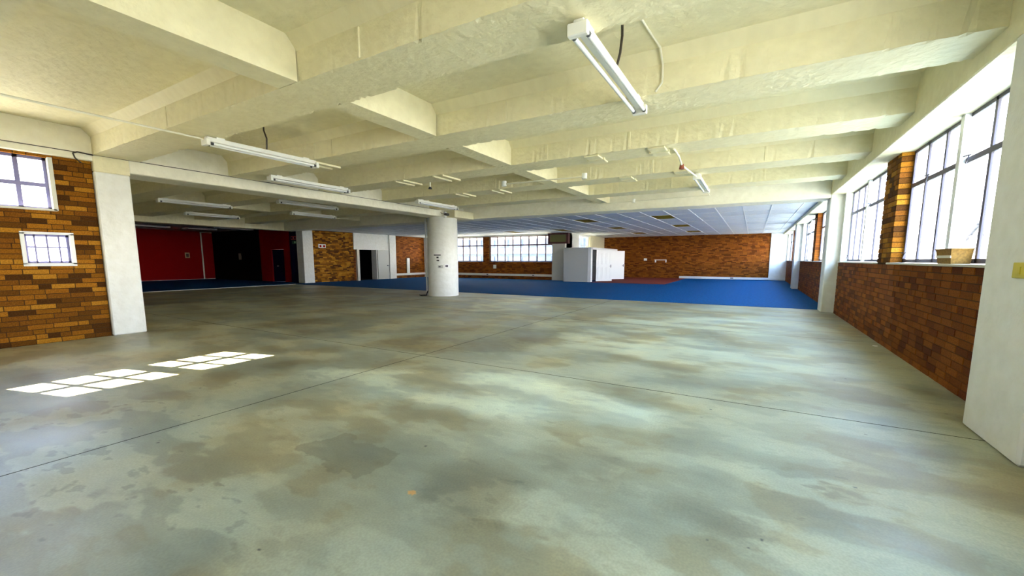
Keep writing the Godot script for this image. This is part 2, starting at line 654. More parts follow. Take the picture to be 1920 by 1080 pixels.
func build_ceiling() -> void:
	var c := setting("ceiling", "cream painted coffered concrete ceiling with deep beams")
	one_box("slab", Vector3(-10.98, SLAB, -14.9), Vector3(2.3, SLAB + 0.2, 6.3), M.cream, c)
	one_box("slab", Vector3(-23.9, SLAB, -14.9), Vector3(-10.98, SLAB + 0.2, -2.9), M.cream, c)
	for zn in BEAM_Z:
		var s := start()
		if zn < -3.0:
			prism(s, beam_section(zn, zn - 0.67, -23.3), Vector3(12.4, 0, 0))
		if zn > -2.0:
			prism(s, beam_section(zn, zn - 0.67, -10.9), Vector3(12.65, 0, 0))
		else:
			var last := []
			for k in 254:   # cast against rough boards: the lower edges wander and are chipped
				var sec := beam_section(zn, zn - 0.67, -10.95 + k * 0.05)
				var mid0: Vector3 = sec[0] + Vector3(0, rng.randf_range(-0.002, 0.001), -0.05)
				var mid1: Vector3 = sec[1] + Vector3(0, rng.randf_range(-0.002, 0.001), 0.05)
				for e in 2:
					var chip := rng.randf_range(0.006, 0.018) if rng.randf() < 0.12 else 0.0
					sec[e] += Vector3(0, rng.randf_range(-0.003, 0.003) + chip, rng.randf_range(-0.004, 0.004) + (chip if e == 1 else -chip))
				sec.insert(1, mid0)
				sec.insert(2, mid1)
				if last.size():
					for j in 8:
						quad(s, last[(j + 1) % 8], last[j], sec[j], sec[(j + 1) % 8])
				last = sec
		part("beam", s, M.cream, c)
	for i in BEAM_Z.size():
		var a: float = BEAM_Z[i] - 0.66
		var b: float = BEAM_Z[i + 1] + 0.01 if i + 1 < BEAM_Z.size() else -14.2
		one_box("rib", Vector3(-4.71, SOFFIT, b), Vector3(-4.365, SLAB + 0.01, a), M.cream, c)
		if a < -3.2:
			one_box("rib", Vector3(-17.2, SOFFIT, b), Vector3(-16.85, SLAB + 0.01, a), M.cream, c)
	# deeper perimeter beams
	one_box("edge_beam", Vector3(1.69, 3.18, -34.7), Vector3(2.3, SLAB + 0.01, 6.2), M.cream, c, 0.012)
	one_box("edge_beam", Vector3(-11.28, 3.105, -14.2), Vector3(-10.55, SLAB + 0.01, -3.43), M.pale, c, 0.015)
	one_box("edge_beam", Vector3(-10.98, 3.235, -3.43), Vector3(-10.56, SLAB + 0.01, 6.2), M.pale, c, 0.015)
	one_box("edge_beam", Vector3(-23.7, 3.1, -14.9), Vector3(1.69, SLAB + 0.01, -14.14), M.pale, c, 0.015)
	one_box("edge_beam", Vector3(-23.85, 3.1, -14.2), Vector3(-23.2, SLAB + 0.01, -3.2), M.cream, c, 0.015)
	one_box("beam_haunch", Vector3(-11.3, 3.08, -14.14), Vector3(-10.02, SOFFIT, -12.9), M.cream, c, 0.02)
	# formwork seams left standing on the beam faces
	for q in [[-2.93, -7.52, 0.03], [-2.93, -3.4, 0.02], [-5.2, -3.14, 0.03], [-5.2, -7.4, 0.03], [-5.2, -6.88, 0.015], [-7.49, -3.58, 0.03], [-7.49, -2.0, 0.025], [-7.49, -7.32, 0.02], [-7.49, -5.9, 0.025], [-9.77, -3.53, 0.04], [-9.77, -2.08, 0.025], [-9.77, 0.08, 0.025], [-9.77, -6.2, 0.04], [-12.05, -3.5, 0.04], [-12.05, -2.04, 0.02], [-12.05, 0.1, 0.025]]:
		one_box("formwork_seam", Vector3(q[1] - q[2], SOFFIT + 0.02, q[0] - 0.02), Vector3(q[1] + q[2], SLAB - 0.14, q[0] + 0.012), M.cream, c, 0.01)
	# grid ceiling over the carpeted end
	var h := setting("suspended_ceiling", "white grid ceiling of square tiles over the blue carpet")
	one_box("backing", Vector3(-24.6, 3.42, -35.0), Vector3(2.3, 3.6, -14.85), M.tile, h)
	var dx := 0.885
	var dz := 1.765
	var tile_shape := start()
	box(tile_shape, Vector3(-dx / 2 + 0.02, 0, -dz / 2 + 0.02), Vector3(dx / 2 - 0.02, 0.02, dz / 2 - 0.02), 0.006)
	tile_shape.generate_normals()
	var tile_mesh := tile_shape.commit()
	var x := 0.8825 - dx * 28
	var xs := []
	while x < 1.7:
		xs.append(x)
		x += dx
	var zs := []
	for k in 12:
		zs.append(-15.82 - dz * k)
	for tx in xs:
		for tz in zs:
			if tz < -27.0 and tx < -10.8:
				continue
			if tz - dz / 2 < -34.6:
				continue
			var is_olive := false
			for p in [[-3.545, -19.35], [-3.545, -24.65], [-3.545, -29.94], [-7.085, -19.35], [-7.085, -24.65], [-7.085, -29.94], [-10.63, -24.65], [-14.17, -24.65]]:
				if absf(p[0] - tx) < 0.3 and absf(p[1] - tz) < 0.5:
					is_olive = true
			var o := MeshInstance3D.new()
			o.name = "olive_panel" if is_olive else "ceiling_tile"
			o.mesh = tile_mesh
			o.material_override = M.olive if is_olive else M.tile
			o.position = Vector3(tx, 3.3 + (0.012 if is_olive else rng.randf_range(0.0, 0.004)), tz)
			if is_olive:
				o.set_meta("label", "dark olive panel set into the white grid")
			h.add_child(o, true)
	for i in xs.size() + 1:
		var gx: float = xs[0] - dx / 2 + dx * i
		one_box("grid_bar", Vector3(gx - 0.018, 3.292, -27.0 if gx < -10.8 else -34.5), Vector3(gx + 0.018, 3.33, -14.9), M.tbar, h)
	for i in zs.size():
		var gz: float = zs[i] + dz / 2
		one_box("grid_bar", Vector3(-24.4 if gz > -27 else -11.0, 3.294, gz - 0.018), Vector3(1.69, 3.33, gz + 0.018), M.tbar, h)
	# end strips between the last tiles and the walls
	one_box("edge_strip", Vector3(1.34, 3.3, -34.6), Vector3(2.0, 3.33, -14.9), M.tile, h)
	one_box("edge_strip", Vector3(-24.6, 3.3, -27.3), Vector3(-24.2, 3.33, -14.9), M.tile, h)
	one_box("edge_strip", Vector3(-11.0, 3.3, -34.7), Vector3(2.0, 3.33, -34.2), M.tile, h)


const BAYS := [[5.6, -4.16, 0.9, 0.06], [-5.05, -14.14, -9.23, -10.07], [-14.76, -24.8, -19.4, -20.2], [-25.55, -34.5, -29.6, -30.4]]


func build_right_wall() -> void:
	var w := setting("wall_right", "brown face brick wall under the long window band")
	one_box("masonry", Vector3(1.992, -0.03, -34.8), Vector3(2.3, 1.385, 6.2), M.mortar, w)
	var n := 0
	for b in BAYS:
		var single: int = [0, 225, 0, 0][n]
		var holes := []
		brickwork(w, Vector3(1.98, 0.0, b[0]), Vector3(0, 0, -1), Vector3(-1, 0, 0), b[0] - b[1], 1.385, holes, M.right_bricks, single, 0.05, 50 + n)
		# the brick pier between the two windows of the bay
		one_box("pier_core", Vector3(1.992, 1.38, b[3] + 0.012), Vector3(2.17, 3.2, b[2] - 0.012), M.mortar, w)
		brickwork(w, Vector3(1.98, 1.40, b[2]), Vector3(0, 0, -1), Vector3(-1, 0, 0), b[2] - b[3], 1.79, [], M.right_bricks if n != 1 else M.left_bricks, 70 if n == 1 else 0, 0.17, 80 + n)
		n += 1
	var names := 1
	n = 0
	for b in BAYS:
		for half in 2:
			var z0: float = b[0] if half == 0 else b[3]
			var z1: float = b[2] if half == 0 else b[1]
			if n == 0 and half == 0:
				one_box("masonry", Vector3(1.992, 1.38, z1), Vector3(2.3, 3.2, z0 + 0.6), M.mortar, w)
				continue
			# white render at the pillar side
			var wide := 0.0
			if half == 0:
				one_box("reveal_post", Vector3(2.0, 1.38, z0 - 0.26), Vector3(2.3, 3.2, z0 + 0.02), M.white, w)
				z0 -= 0.24
			else:
				one_box("reveal_post", Vector3(1.99, 1.38, z1 - 0.02), Vector3(2.3, 3.2, z1 + 0.2), M.white, w)
				z1 += 0.18
			wide = z0 - z1
			var cuts := []
			for i in 7:
				cuts.append(wide * i / 6.0)
			var stays := []
			for i in [0, 2, 4, 5]:
				stays.append([cuts[i] + 0.35, 2.66 if i % 2 == 0 else 1.56])
			var lab: String = ["", "tall steel window on the right, behind the viewer", "tall steel window nearest the viewer with a box on its sill", "tall steel window between the brick pier and the second pillar", "first tall window beside the blue carpet", "second tall window beside the blue carpet", "third tall window beside the blue carpet", "last tall window before the far corner"][n * 2 + half]
			var o := steel_window("window_%d" % names, lab, Vector3(2.15, 0, z0), Vector3(0, 0, -1), Vector3(-1, 0, 0), cuts, [1.405, 2.63, 3.19], M.steel_dark, M.pane, 3, 0.06, stays)
			names += 1
			one_box("window_sill", Vector3(1.93, 1.372, z1), Vector3(2.2, 1.402, z0), M.sill, o, 0.006)
		n += 1


func build_left_wall() -> void:
	var w := setting("wall_left", "yellow-brown face brick wall with small steel windows")
	# openings [z near, y0, z far, y1]
	var ups := [[-1.28, 2.30, -2.37, 3.2], [-0.02, 2.30, -1.15, 3.2]]
	var lows := [[-1.95, 1.37, -2.53, 1.905]]
	var z0 := 5.6
	var z1 := -2.92
	var holes := []
	for q in ups + lows:
		holes.append([z0 - q[0], q[1], z0 - q[2], q[3]])
	# masonry behind the bricks, in strips round the openings
	var x0 := -10.95
	var x1 := -10.632
	var all: Array = ups + lows
	var ys := [-0.03, 1.37, 1.905, 2.30, 3.2, 3.25]
	for j in ys.size() - 1:
		var edges := []
		for q in all:
			if q[1] <= ys[j] + 0.001 and q[3] >= ys[j + 1] - 0.001:
				edges.append([q[0], q[2]])
		edges.sort_custom(func(a, b): return a[0] > b[0])
		var at := z0 + 0.6
		for e in edges:
			one_box("masonry", Vector3(x0, ys[j], e[0]), Vector3(x1, ys[j + 1], at), M.mortar, w)
			at = e[1]
		one_box("masonry", Vector3(x0, ys[j], z1 - 0.1), Vector3(x1, ys[j + 1], at), M.mortar, w)
	brickwork(w, Vector3(-10.62, 0.0, z0), Vector3(0, 0, -1), Vector3(1, 0, 0), z0 - z1, 3.24, holes, M.left_bricks, 200, 0.05, 9, z0 + 1.35)
	var n := 9
	for q in ups:
		var wide: float = q[0] - q[2]
		var o := steel_window("window_%d" % n, ["upper six-pane window beside the white pillar", "upper six-pane window nearer the viewer on the left wall", "upper window behind the viewer", "last upper window behind the viewer"][n - 9], Vector3(-10.72, 0, q[0]), Vector3(0, 0, -1), Vector3(1, 0, 0), [0.0, wide / 3, wide * 2 / 3, wide], [q[1], (q[1] + q[3]) / 2 - 0.02, q[3]], M.steel_blue, M.pane, -1, 0.06)
		var s := start()
		box(s, Vector3(-10.95, q[1] - 0.01, q[2] - 0.03), Vector3(-10.60, q[1] + 0.025, q[0]))
		box(s, Vector3(-10.95, q[1], q[2] - 0.045), Vector3(-10.60, q[3] + 0.0, q[2] + 0.012))
		box(s, Vector3(-10.95, q[1], q[0] - 0.012), Vector3(-10.60, q[3], q[0] + 0.045))
		part("reveal_lining", s, M.offwhite, o)
		n += 1
	for q in lows:
		var wide: float = q[0] - q[2]
		var o := steel_window("window_%d" % n, "small barred window low beside the white pillar", Vector3(-10.70, 0, q[0]), Vector3(0, 0, -1), Vector3(1, 0, 0), [0.0, wide / 4, wide / 2, wide * 3 / 4, wide], [q[1], (q[1] + q[3]) / 2 + 0.03, q[3]], M.steel_blue, M.frosted, -1, 0.02)
		var s := start()
		for k in [[q[1] - 0.03, q[1] + 0.02, q[2] - 0.03, q[0] + 0.03], [q[3] - 0.02, q[3] + 0.02, q[2] - 0.03, q[0] + 0.03], [q[1], q[3], q[2] - 0.03, q[2] + 0.02], [q[1], q[3], q[0] - 0.02, q[0] + 0.03]]:
			box(s, Vector3(-10.9, k[0], k[2]), Vector3(-10.605, k[1], k[3]))
		part("reveal_lining", s, M.white_plain, o)
		n += 1


func build_other_walls() -> void:
	var w := setting("wall_rear", "cream painted wall behind the viewer")
	for k in [[-10.95, 2.3, -0.03, 1.4], [-10.95, 2.3, 3.2, 3.9], [-10.95, -4.6, 1.4, 3.2], [-3.0, 2.3, 1.4, 3.2]]:
		one_box("plaster", Vector3(k[0], k[2], 6.0), Vector3(k[1], k[3], 6.3), M.cream, w)
	steel_window("window_22", "small steel window in the wall behind the viewer", Vector3(-4.6, 0, 6.15), Vector3(1, 0, 0), Vector3(0, 0, -1), [0.0, 0.8, 1.6], [1.4, 2.6, 3.2], M.steel_dark, M.pane)
	w = setting("wall_far", "dark brown brick end wall beyond the carpets")
	one_box("masonry", Vector3(-11.2, -0.03, -34.9), Vector3(2.3, 3.6, -34.512), M.mortar, w)
	brickwork(w, Vector3(-11.0, 0, -34.5), Vector3(1, 0, 0), Vector3(0, 0, 1), 11.97, 3.34, [], M.right_bricks, 0, 0.05, 15)
	one_box("white_panel", Vector3(0.97, 0, -34.6), Vector3(2.0, 3.34, -34.42), M.white, w, 0.01, "white painted strip at the corner")


func build_pillars() -> void:
	var p := thing("pillar", "tall white square pillar at the left brick wall's end", "pillar", Vector3(-10.9, 0, -3.17))
	one_box("shaft", Vector3(-11.28, 0, -3.43), Vector3(-10.55, 3.06, -2.92), M.white, p, 0.018)
	one_box("pillar_head", Vector3(-11.28, 3.06, -3.44), Vector3(-10.55, SOFFIT, -2.92), M.cream, p, 0.012)
	p = thing("pillar", "big white pillar at the right edge with a yellow switch", "pillar", Vector3(1.95, 0, -4.6))
	one_box("shaft", Vector3(1.69, 0, -5.05), Vector3(2.3, 3.2, -4.16), M.white, p, 0.02)
	p = thing("pillar", "white window-wall pillar at the edge of the blue carpet", "pillar", Vector3(1.95, 0, -14.45))
	one_box("shaft", Vector3(1.69, 0, -14.76), Vector3(2.3, 3.2, -14.14), M.white, p, 0.02)
	p = thing("pillar", "white window-wall pillar standing on the blue carpet", "pillar", Vector3(1.95, 0, -25.2))
	one_box("shaft", Vector3(1.72, 0, -25.55), Vector3(2.3, 3.3, -24.8), M.white, p, 0.02)
	# the round column
	p = thing("column", "thick round white column standing at the carpet's edge", "column", Vector3(-10.94, 0, -13.24))
	var s := start()
	var prev := []
	for k in [[0.0, 0.61], [0.012, 0.615], [3.095, 0.6], [3.11, 0.58]]:
		var ring := []
		for i in 48:
			var a := TAU * i / 48.0
			ring.append(Vector3(-10.94 + k[1] * sin(a), k[0], -13.24 + k[1] * cos(a)))
		if prev.size():
			for i in 48:
				s.set_smooth_group(1)
				quad(s, prev[i], prev[(i + 1) % 48], ring[(i + 1) % 48], ring[i])
		prev = ring
	part("shaft", s, M.white, p)
	s = start()
	tube(s, Vector3(-11.6, 0.0, -12.98), Vector3(-11.6, 3.1, -12.98), 0.03)
	part("conduit", s, M.white_plain, p)
	p = thing("pillar", "white pillar between the navy wall and brick wall", "pillar", Vector3(-24.05, 0, -16.1))
	one_box("shaft", Vector3(-24.6, 0, -16.4), Vector3(-23.95, 3.3, -15.72), M.white, p, 0.015)
	p = thing("pillar", "white pillar beside the dark open doorway", "pillar", Vector3(-24.1, 0, -23.1))
	one_box("shaft", Vector3(-24.6, 0, -23.4), Vector3(-23.95, 3.3, -22.75), M.white, p, 0.015)
	p = thing("pillar", "grey pillar beside the far windows and the cubicle", "pillar", Vector3(-11.9, 0, -26.9))
	one_box("shaft", Vector3(-12.28, 0, -27.2), Vector3(-11.3, 3.3, -26.75), M.offwhite, p, 0.015)


func build_annex() -> void:
	var w := setting("wall_annex_left", "dark red painted wall deep in the side bay")
	one_box("plaster", Vector3(-35.6, -0.03, -16.2), Vector3(-35.3, 3.7, -2.9), M.red, w)
	one_box("wall_strip", Vector3(-35.3, 0.05, -15.2), Vector3(-35.26, 3.45, -15.12), M.offwhite, w)
	one_box("wall_strip", Vector3(-35.3, 3.42, -16.0), Vector3(-35.27, 3.46, -15.1), M.offwhite, w)
	one_box("skirting", Vector3(-35.3, 0.02, -15.9), Vector3(-35.27, 0.05, -3.2), M.offwhite, w)
	w = setting("wall_annex_back", "black, red and navy painted wall of the side bay")
	one_box("black_section", Vector3(-35.6, -0.03, -16.3), Vector3(-29.0, 3.7, -15.9), M.black_wall, w)
	one_box("red_section", Vector3(-29.0, -0.03, -16.3), Vector3(-27.72, 3.7, -15.9), M.red, w)
	one_box("red_section", Vector3(-27.72, 2.12, -16.3), Vector3(-26.3, 3.7, -15.9), M.red, w)
	one_box("red_section", Vector3(-26.3, -0.03, -16.3), Vector3(-25.6, 3.7, -15.9), M.red, w)
	one_box("navy_section", Vector3(-25.6, -0.03, -16.3), Vector3(-24.2, 3.7, -15.9), M.navy, w)
	var d := setting("door_1", "dark navy door in the red wall section")
	one_box("leaf", Vector3(-27.7, 0.01, -16.1), Vector3(-26.32, 2.11, -15.98), M.navy, d, 0.01)
	one_box("handle", Vector3(-27.2, 1.02, -15.98), Vector3(-27.05, 1.06, -15.93), M.steel_white, d, 0.005)
	w = setting("wall_annex_front", "outer wall of the side bay behind the left pillar")
	one_box("plaster", Vector3(-35.6, -0.03, -3.2), Vector3(-11.25, 3.9, -2.9), M.cream, w)
	var c := setting("ceiling_annex", "low ceiling before the red wall")
	one_box("plaster", Vector3(-35.6, 3.5, -16.2), Vector3(-23.6, 3.7, -2.9), M.offwhite, c)
	for q in [[-32.2, -31.4, -11.9, -9.3], [-32.2, -31.4, -14.5, -12.8], [-30.0, -29.2, -15.7, -13.3]]:
		var t := thing("ceiling_light", ["unlit flat ceiling light nearest the white pillar", "unlit flat ceiling light above the red wall's strip", "unlit flat ceiling light nearest the navy door"][[-9.3, -12.8, -13.3].find(q[3])], "light", Vector3((q[0] + q[1]) / 2, 3.5, (q[2] + q[3]) / 2), "lights before the red wall")
		one_box("housing", Vector3(q[0], 3.42, q[2]), Vector3(q[1], 3.5, q[3]), M.enamel, t, 0.01)
		one_box("diffuser", Vector3(q[0] + 0.04, 3.41, q[2] + 0.04), Vector3(q[1] - 0.04, 3.425, q[3] - 0.04), M.lamp_tube, t)


func build_lobby() -> void:
	var w := setting("wall_lobby_left", "brown brick side wall of the carpeted end")
	one_box("masonry", Vector3(-24.6, -0.03, -19.95), Vector3(-24.112, 3.4, -16.4), M.mortar, w)
	brickwork(w, Vector3(-24.1, 0, -16.4), Vector3(0, 0, -1), Vector3(1, 0, 0), 3.15, 3.3, [], M.left_bricks, 0, 0.05, 31)
	brickwork(w, Vector3(-24.1, 0, -19.55), Vector3(0, 0, -1), Vector3(1, 0, 0), 0.4, 2.16, [], M.right_bricks, 0, 0.05, 32)
	one_box("white_panel", Vector3(-24.6, 2.16, -22.75), Vector3(-24.06, 3.4, -19.56), M.white, w)
	one_box("plaster", Vector3(-24.6, -0.03, -22.75), Vector3(-24.08, 2.16, -21.55), M.white, w)
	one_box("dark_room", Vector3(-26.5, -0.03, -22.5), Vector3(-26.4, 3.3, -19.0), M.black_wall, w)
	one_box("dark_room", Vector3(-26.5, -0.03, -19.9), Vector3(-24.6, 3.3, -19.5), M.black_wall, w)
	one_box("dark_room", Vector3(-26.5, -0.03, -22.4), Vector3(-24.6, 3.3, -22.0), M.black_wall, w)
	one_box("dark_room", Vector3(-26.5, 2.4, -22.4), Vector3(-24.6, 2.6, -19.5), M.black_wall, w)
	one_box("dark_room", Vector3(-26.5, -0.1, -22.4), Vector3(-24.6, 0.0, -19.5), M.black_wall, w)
	w = setting("wall_lobby_corner", "brown brick wall between the white pillar and far corner")
	one_box("masonry", Vector3(-24.7, -0.03, -27.3), Vector3(-24.212, 3.4, -23.4), M.mortar, w)
	brickwork(w, Vector3(-24.2, 0, -23.4), Vector3(0, 0, -1), Vector3(1, 0, 0), 3.6, 3.3, [], M.right_bricks, 0, 0.05, 33)
	var d := setting("door_2", "pale grey door leaf folded back beside the dark doorway")
	one_box("leaf", Vector3(-24.06, 0.02, -22.72), Vector3(-24.0, 2.15, -21.62), M.grey_door, d, 0.006)
	one_box("handle", Vector3(-24.0, 1.0, -22.6), Vector3(-23.95, 1.05, -22.48), M.steel_dark, d, 0.004)
	one_box("door_post", Vector3(-23.75, 0, -19.62), Vector3(-23.58, 2.16, -19.42), M.offwhite, d, 0.006)
	w = setting("wall_lobby_back", "dark brick wall with wide steel windows above the carpet")
	one_box("masonry", Vector3(-24.6, -0.03, -27.3), Vector3(-11.0, 1.30, -27.012), M.mortar, w)
	brickwork(w, Vector3(-24.2, 0, -27.0), Vector3(1, 0, 0), Vector3(0, 0, 1), 13.0, 1.30, [], M.right_bricks, 0, 0.05, 34)
	one_box("masonry", Vector3(-18.28, 1.3, -27.3), Vector3(-17.73, 3.22, -27.012), M.mortar, w)
	brickwork(w, Vector3(-18.29, 1.3, -27.0), Vector3(1, 0, 0), Vector3(0, 0, 1), 0.57, 1.92, [], M.right_bricks, 0, 0.05, 35)
	one_box("lintel", Vector3(-24.6, 3.2, -27.3), Vector3(-11.0, 3.5, -27.0), M.white, w)
	one_box("corner_post", Vector3(-24.3, 0, -27.3), Vector3(-23.7, 3.3, -26.85), M.white, w)
	one_box("end_post", Vector3(-12.28, 1.3, -27.3), Vector3(-11.0, 3.3, -27.0), M.white, w)
	steel_window("window_23", "brown steel window half behind the round column", Vector3(-23.7, 0, -27.15), Vector3(1, 0, 0), Vector3(0, 0, 1), [0.0, 0.676, 1.353, 2.03, 2.706, 3.38, 4.06, 4.73, 5.41], [1.305, 2.53, 3.2], M.frame_brown, M.pane, -1, 0.075)
	steel_window("window_24", "wide eight-pane brown steel window beside the grey pillar", Vector3(-17.72, 0, -27.15), Vector3(1, 0, 0), Vector3(0, 0, 1), [0.0, 0.68, 1.36, 2.04, 2.72, 3.4, 4.08, 4.76, 5.44], [1.305, 2.53, 3.2], M.frame_brown, M.pane, -1, 0.075)
	w = setting("wall_lobby_right", "white side wall behind the cubicle")
	one_box("plaster", Vector3(-11.3, -0.03, -28.6), Vector3(-11.0, 3.5, -27.0), M.white, w)
	one_box("plaster", Vector3(-11.3, -0.03, -34.7), Vector3(-11.0, 3.5, -31.0), M.cream, w)
	one_box("plaster", Vector3(-11.3, -0.03, -31.0), Vector3(-11.0, 1.3, -28.6), M.white, w)
	one_box("plaster", Vector3(-11.3, 3.2, -31.0), Vector3(-11.0, 3.5, -28.6), M.white, w)
	steel_window("window_25", "bright side window above the white cubicle", Vector3(-11.15, 0, -28.6), Vector3(0, 0, -1), Vector3(1, 0, 0), [0.0, 0.6, 1.2, 1.8, 2.4], [1.3, 2.5, 3.2], M.steel_white, M.pane, -1, 0.04)
	# cubicle
	var c := thing("cubicle", "white boxed-in cubicle standing on the blue carpet", "cubicle", Vector3(-9.95, 0, -28))
	one_box("front_panel", Vector3(-10.91, 0.01, -25.68), Vector3(-9.2, 2.24, -25.6), M.grey_door, c, 0.006)
	one_box("corner_post", Vector3(-9.22, 0.01, -25.85), Vector3(-9.0, 2.24, -25.585), M.white_plain, c, 0.006)
	one_box("back_panel", Vector3(-10.91, 0.01, -31.5), Vector3(-9.0, 2.24, -31.4), M.grey_door, c, 0.006)
	one_box("side_panel", Vector3(-10.91, 0.01, -31.4), Vector3(-10.85, 2.24, -25.68), M.grey_door, c, 0.006)
	one_box("partition", Vector3(-10.85, 0.01, -28.6), Vector3(-9.0, 2.24, -28.4), M.white_plain, c, 0.006)
	one_box("head_rail", Vector3(-9.14, 2.1, -31.4), Vector3(-9.0, 2.24, -25.6), M.white_plain, c, 0.006)
	one_box("roof", Vector3(-10.91, 2.2, -31.4), Vector3(-9.14, 2.235, -25.68), M.grey_door, c)
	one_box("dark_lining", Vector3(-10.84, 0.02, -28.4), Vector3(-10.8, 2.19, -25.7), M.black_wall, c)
	var d3 := setting("door_3", "white six-panel door standing open at the cubicle")
	var hinge := Vector3(-9.12, 0, -26.95)
	var along := Vector3(0.66, 0, -0.75).normalized()
	panel_door(d3, hinge, along, 1.22, 2.1, true)
	var d4 := setting("door_4", "plain white door standing open behind the panelled one")
	panel_door(d4, Vector3(-9.05, 0, -30.2), Vector3(0.6, 0, -0.8).normalized(), 1.15, 2.1, false)
	var t := thing("cabinet", "small grey wall unit inside the cubicle doorway", "cabinet", Vector3(-9.6, 1.0, -27.6))
	one_box("body", Vector3(-9.9, 0.98, -28.38), Vector3(-9.2, 1.32, -27.5), M.grey_door, t, 0.01)
	one_box("door", Vector3(-9.88, 1.0, -27.5), Vector3(-9.22, 1.3, -27.48), M.white_plain, t, 0.006)
	# trunking
	t = thing("cable_trunking", "white cable trunking along the far window wall", "trunking", Vector3(-17, 0.3, -26.95))
	one_box("duct", Vector3(-24.0, 0.24, -27.0), Vector3(-11.6, 0.40, -26.9), M.offwhite, t, 0.006)
	one_box("outlet", Vector3(-17.9, 0.29, -26.9), Vector3(-17.75, 0.35, -26.88), M.black, t)
	one_box("outlet", Vector3(-13.9, 0.29, -26.9), Vector3(-13.75, 0.35, -26.88), M.black, t)
	t = thing("cable_trunking", "white trunking with an upright on the side brick wall", "trunking", Vector3(-24.15, 0.3, -25))
	one_box("duct", Vector3(-24.19, 0.22, -26.84), Vector3(-24.1, 0.38, -23.41), M.white_plain, t, 0.006)
	one_box("riser", Vector3(-24.19, 0.38, -25.0), Vector3(-24.1, 1.58, -24.7), M.white_plain, t, 0.006)
	t = thing("cable_trunking", "long white floor trunking along the end wall", "trunking", Vector3(-1.2, 0.1, -34.4))
	one_box("duct", Vector3(-4.92, 0.02, -34.48), Vector3(1.98, 0.18, -34.3), M.white_plain, t, 0.006)
	one_box("outlet", Vector3(-1.4, 0.08, -34.3), Vector3(-1.2, 0.14, -34.28), M.black, t)
	t = thing("glazed_box", "brown framed glazed box high beside the grey pillar", "wall unit", Vector3(-11.7, 2.55, -26.6))
	var s := start()
	for k in [[-12.46, -12.3, 2.55, 3.27], [-11.1, -10.95, 2.55, 3.27], [-12.46, -10.95, 2.55, 2.66], [-12.46, -10.95, 3.16, 3.27], [-12.46, -10.95, 2.55, 3.27]]:
		var back := 0.0 if k[1] - k[0] < 1.0 or k[3] - k[2] < 0.5 else 0.12
		box(s, Vector3(k[0], k[2], -26.73), Vector3(k[1], k[3], -26.43 - back))
	part("case", s, M.frame_brown, t)
	one_box("pane", Vector3(-12.3, 2.66, -26.48), Vector3(-11.1, 3.16, -26.47), plain(rgb(120, 116, 70), 0.3), t)
	t = thing("wall_plate", "small white plate under the wide far window", "plate", Vector3(-17.2, 0.92, -26.97))
	one_box("plate", Vector3(-17.33, 0.78, -27.0), Vector3(-17.07, 1.06, -26.96), M.offwhite, t, 0.008)
	t = thing("wall_plate", "small white plate on the end brick wall", "plate", Vector3(-7.57, 1.47, -34.47))
	one_box("plate", Vector3(-7.68, 1.38, -34.5), Vector3(-7.44, 1.56, -34.46), M.white_plain, t, 0.008)
	t = thing("wall_rail", "short white rail on the end brick wall", "rail", Vector3(-6.37, 1.4, -34.45))
	one_box("bar", Vector3(-6.83, 1.41, -34.42), Vector3(-5.92, 1.46, -34.36), M.white_plain, t, 0.006)
	one_box("bracket", Vector3(-6.8, 1.24, -34.5), Vector3(-6.72, 1.42, -34.38), M.white_plain, t, 0.006)
	one_box("bracket", Vector3(-6.0, 1.24, -34.5), Vector3(-5.94, 1.42, -34.38), M.white_plain, t, 0.006)
	# signs
	t = thing("wall_sign", "white board with two dark red discs on brick", "sign", Vector3(-24.06, 2.32, -17.12))
	one_box("board", Vector3(-24.1, 2.2, -17.38), Vector3(-24.06, 2.44, -16.86), M.white_plain, t, 0.004)
	for z in [-16.99, -17.25]:
		s = start()
		tube(s, Vector3(-24.06, 2.32, z), Vector3(-24.052, 2.32, z), 0.075, 0.075, 16)
		part("disc", s, M.red, t)
	t = thing("exit_sign", "red bordered sign on the navy wall", "sign", Vector3(-25.1, 2.81, -15.88))
	one_box("board", Vector3(-25.38, 2.7, -15.9), Vector3(-24.83, 2.93, -15.87), plain(rgb(190, 70, 78), 0.5), t, 0.004)
	one_box("field", Vector3(-25.33, 2.74, -15.87), Vector3(-24.88, 2.89, -15.865), M.navy, t)
	one_box("symbol", Vector3(-25.18, 2.76, -15.865), Vector3(-25.02, 2.87, -15.862), plain(rgb(200, 80, 90), 0.5), t)
	t = thing("exit_sign", "green sign below the red one on navy wall", "sign", Vector3(-25.05, 2.53, -15.88))
	one_box("board", Vector3(-25.3, 2.44, -15.9), Vector3(-24.8, 2.63, -15.87), plain(rgb(30, 90, 76), 0.5), t, 0.004)
	one_box("symbol", Vector3(-25.05, 2.48, -15.87), Vector3(-24.9, 2.6, -15.865), plain(rgb(150, 200, 180), 0.5), t)
	t = thing("notice", "small pale square notice on the red wall", "notice", Vector3(-35.27, 1.76, -14.2))
	one_box("board", Vector3(-35.3, 1.58, -14.35), Vector3(-35.27, 1.96, -14.07), plain(rgb(190, 150, 110), 0.6), t, 0.004)
	one_box("field", Vector3(-35.27, 1.64, -14.29), Vector3(-35.265, 1.88, -14.13), plain(rgb(80, 30, 20), 0.6), t)
	t = thing("notice", "small pale notice on the black wall", "notice", Vector3(-31.5, 1.68, -15.88))
	one_box("board", Vector3(-31.72, 1.45, -15.9), Vector3(-31.4, 1.9, -15.87), plain(rgb(130, 120, 105), 0.6), t, 0.004)


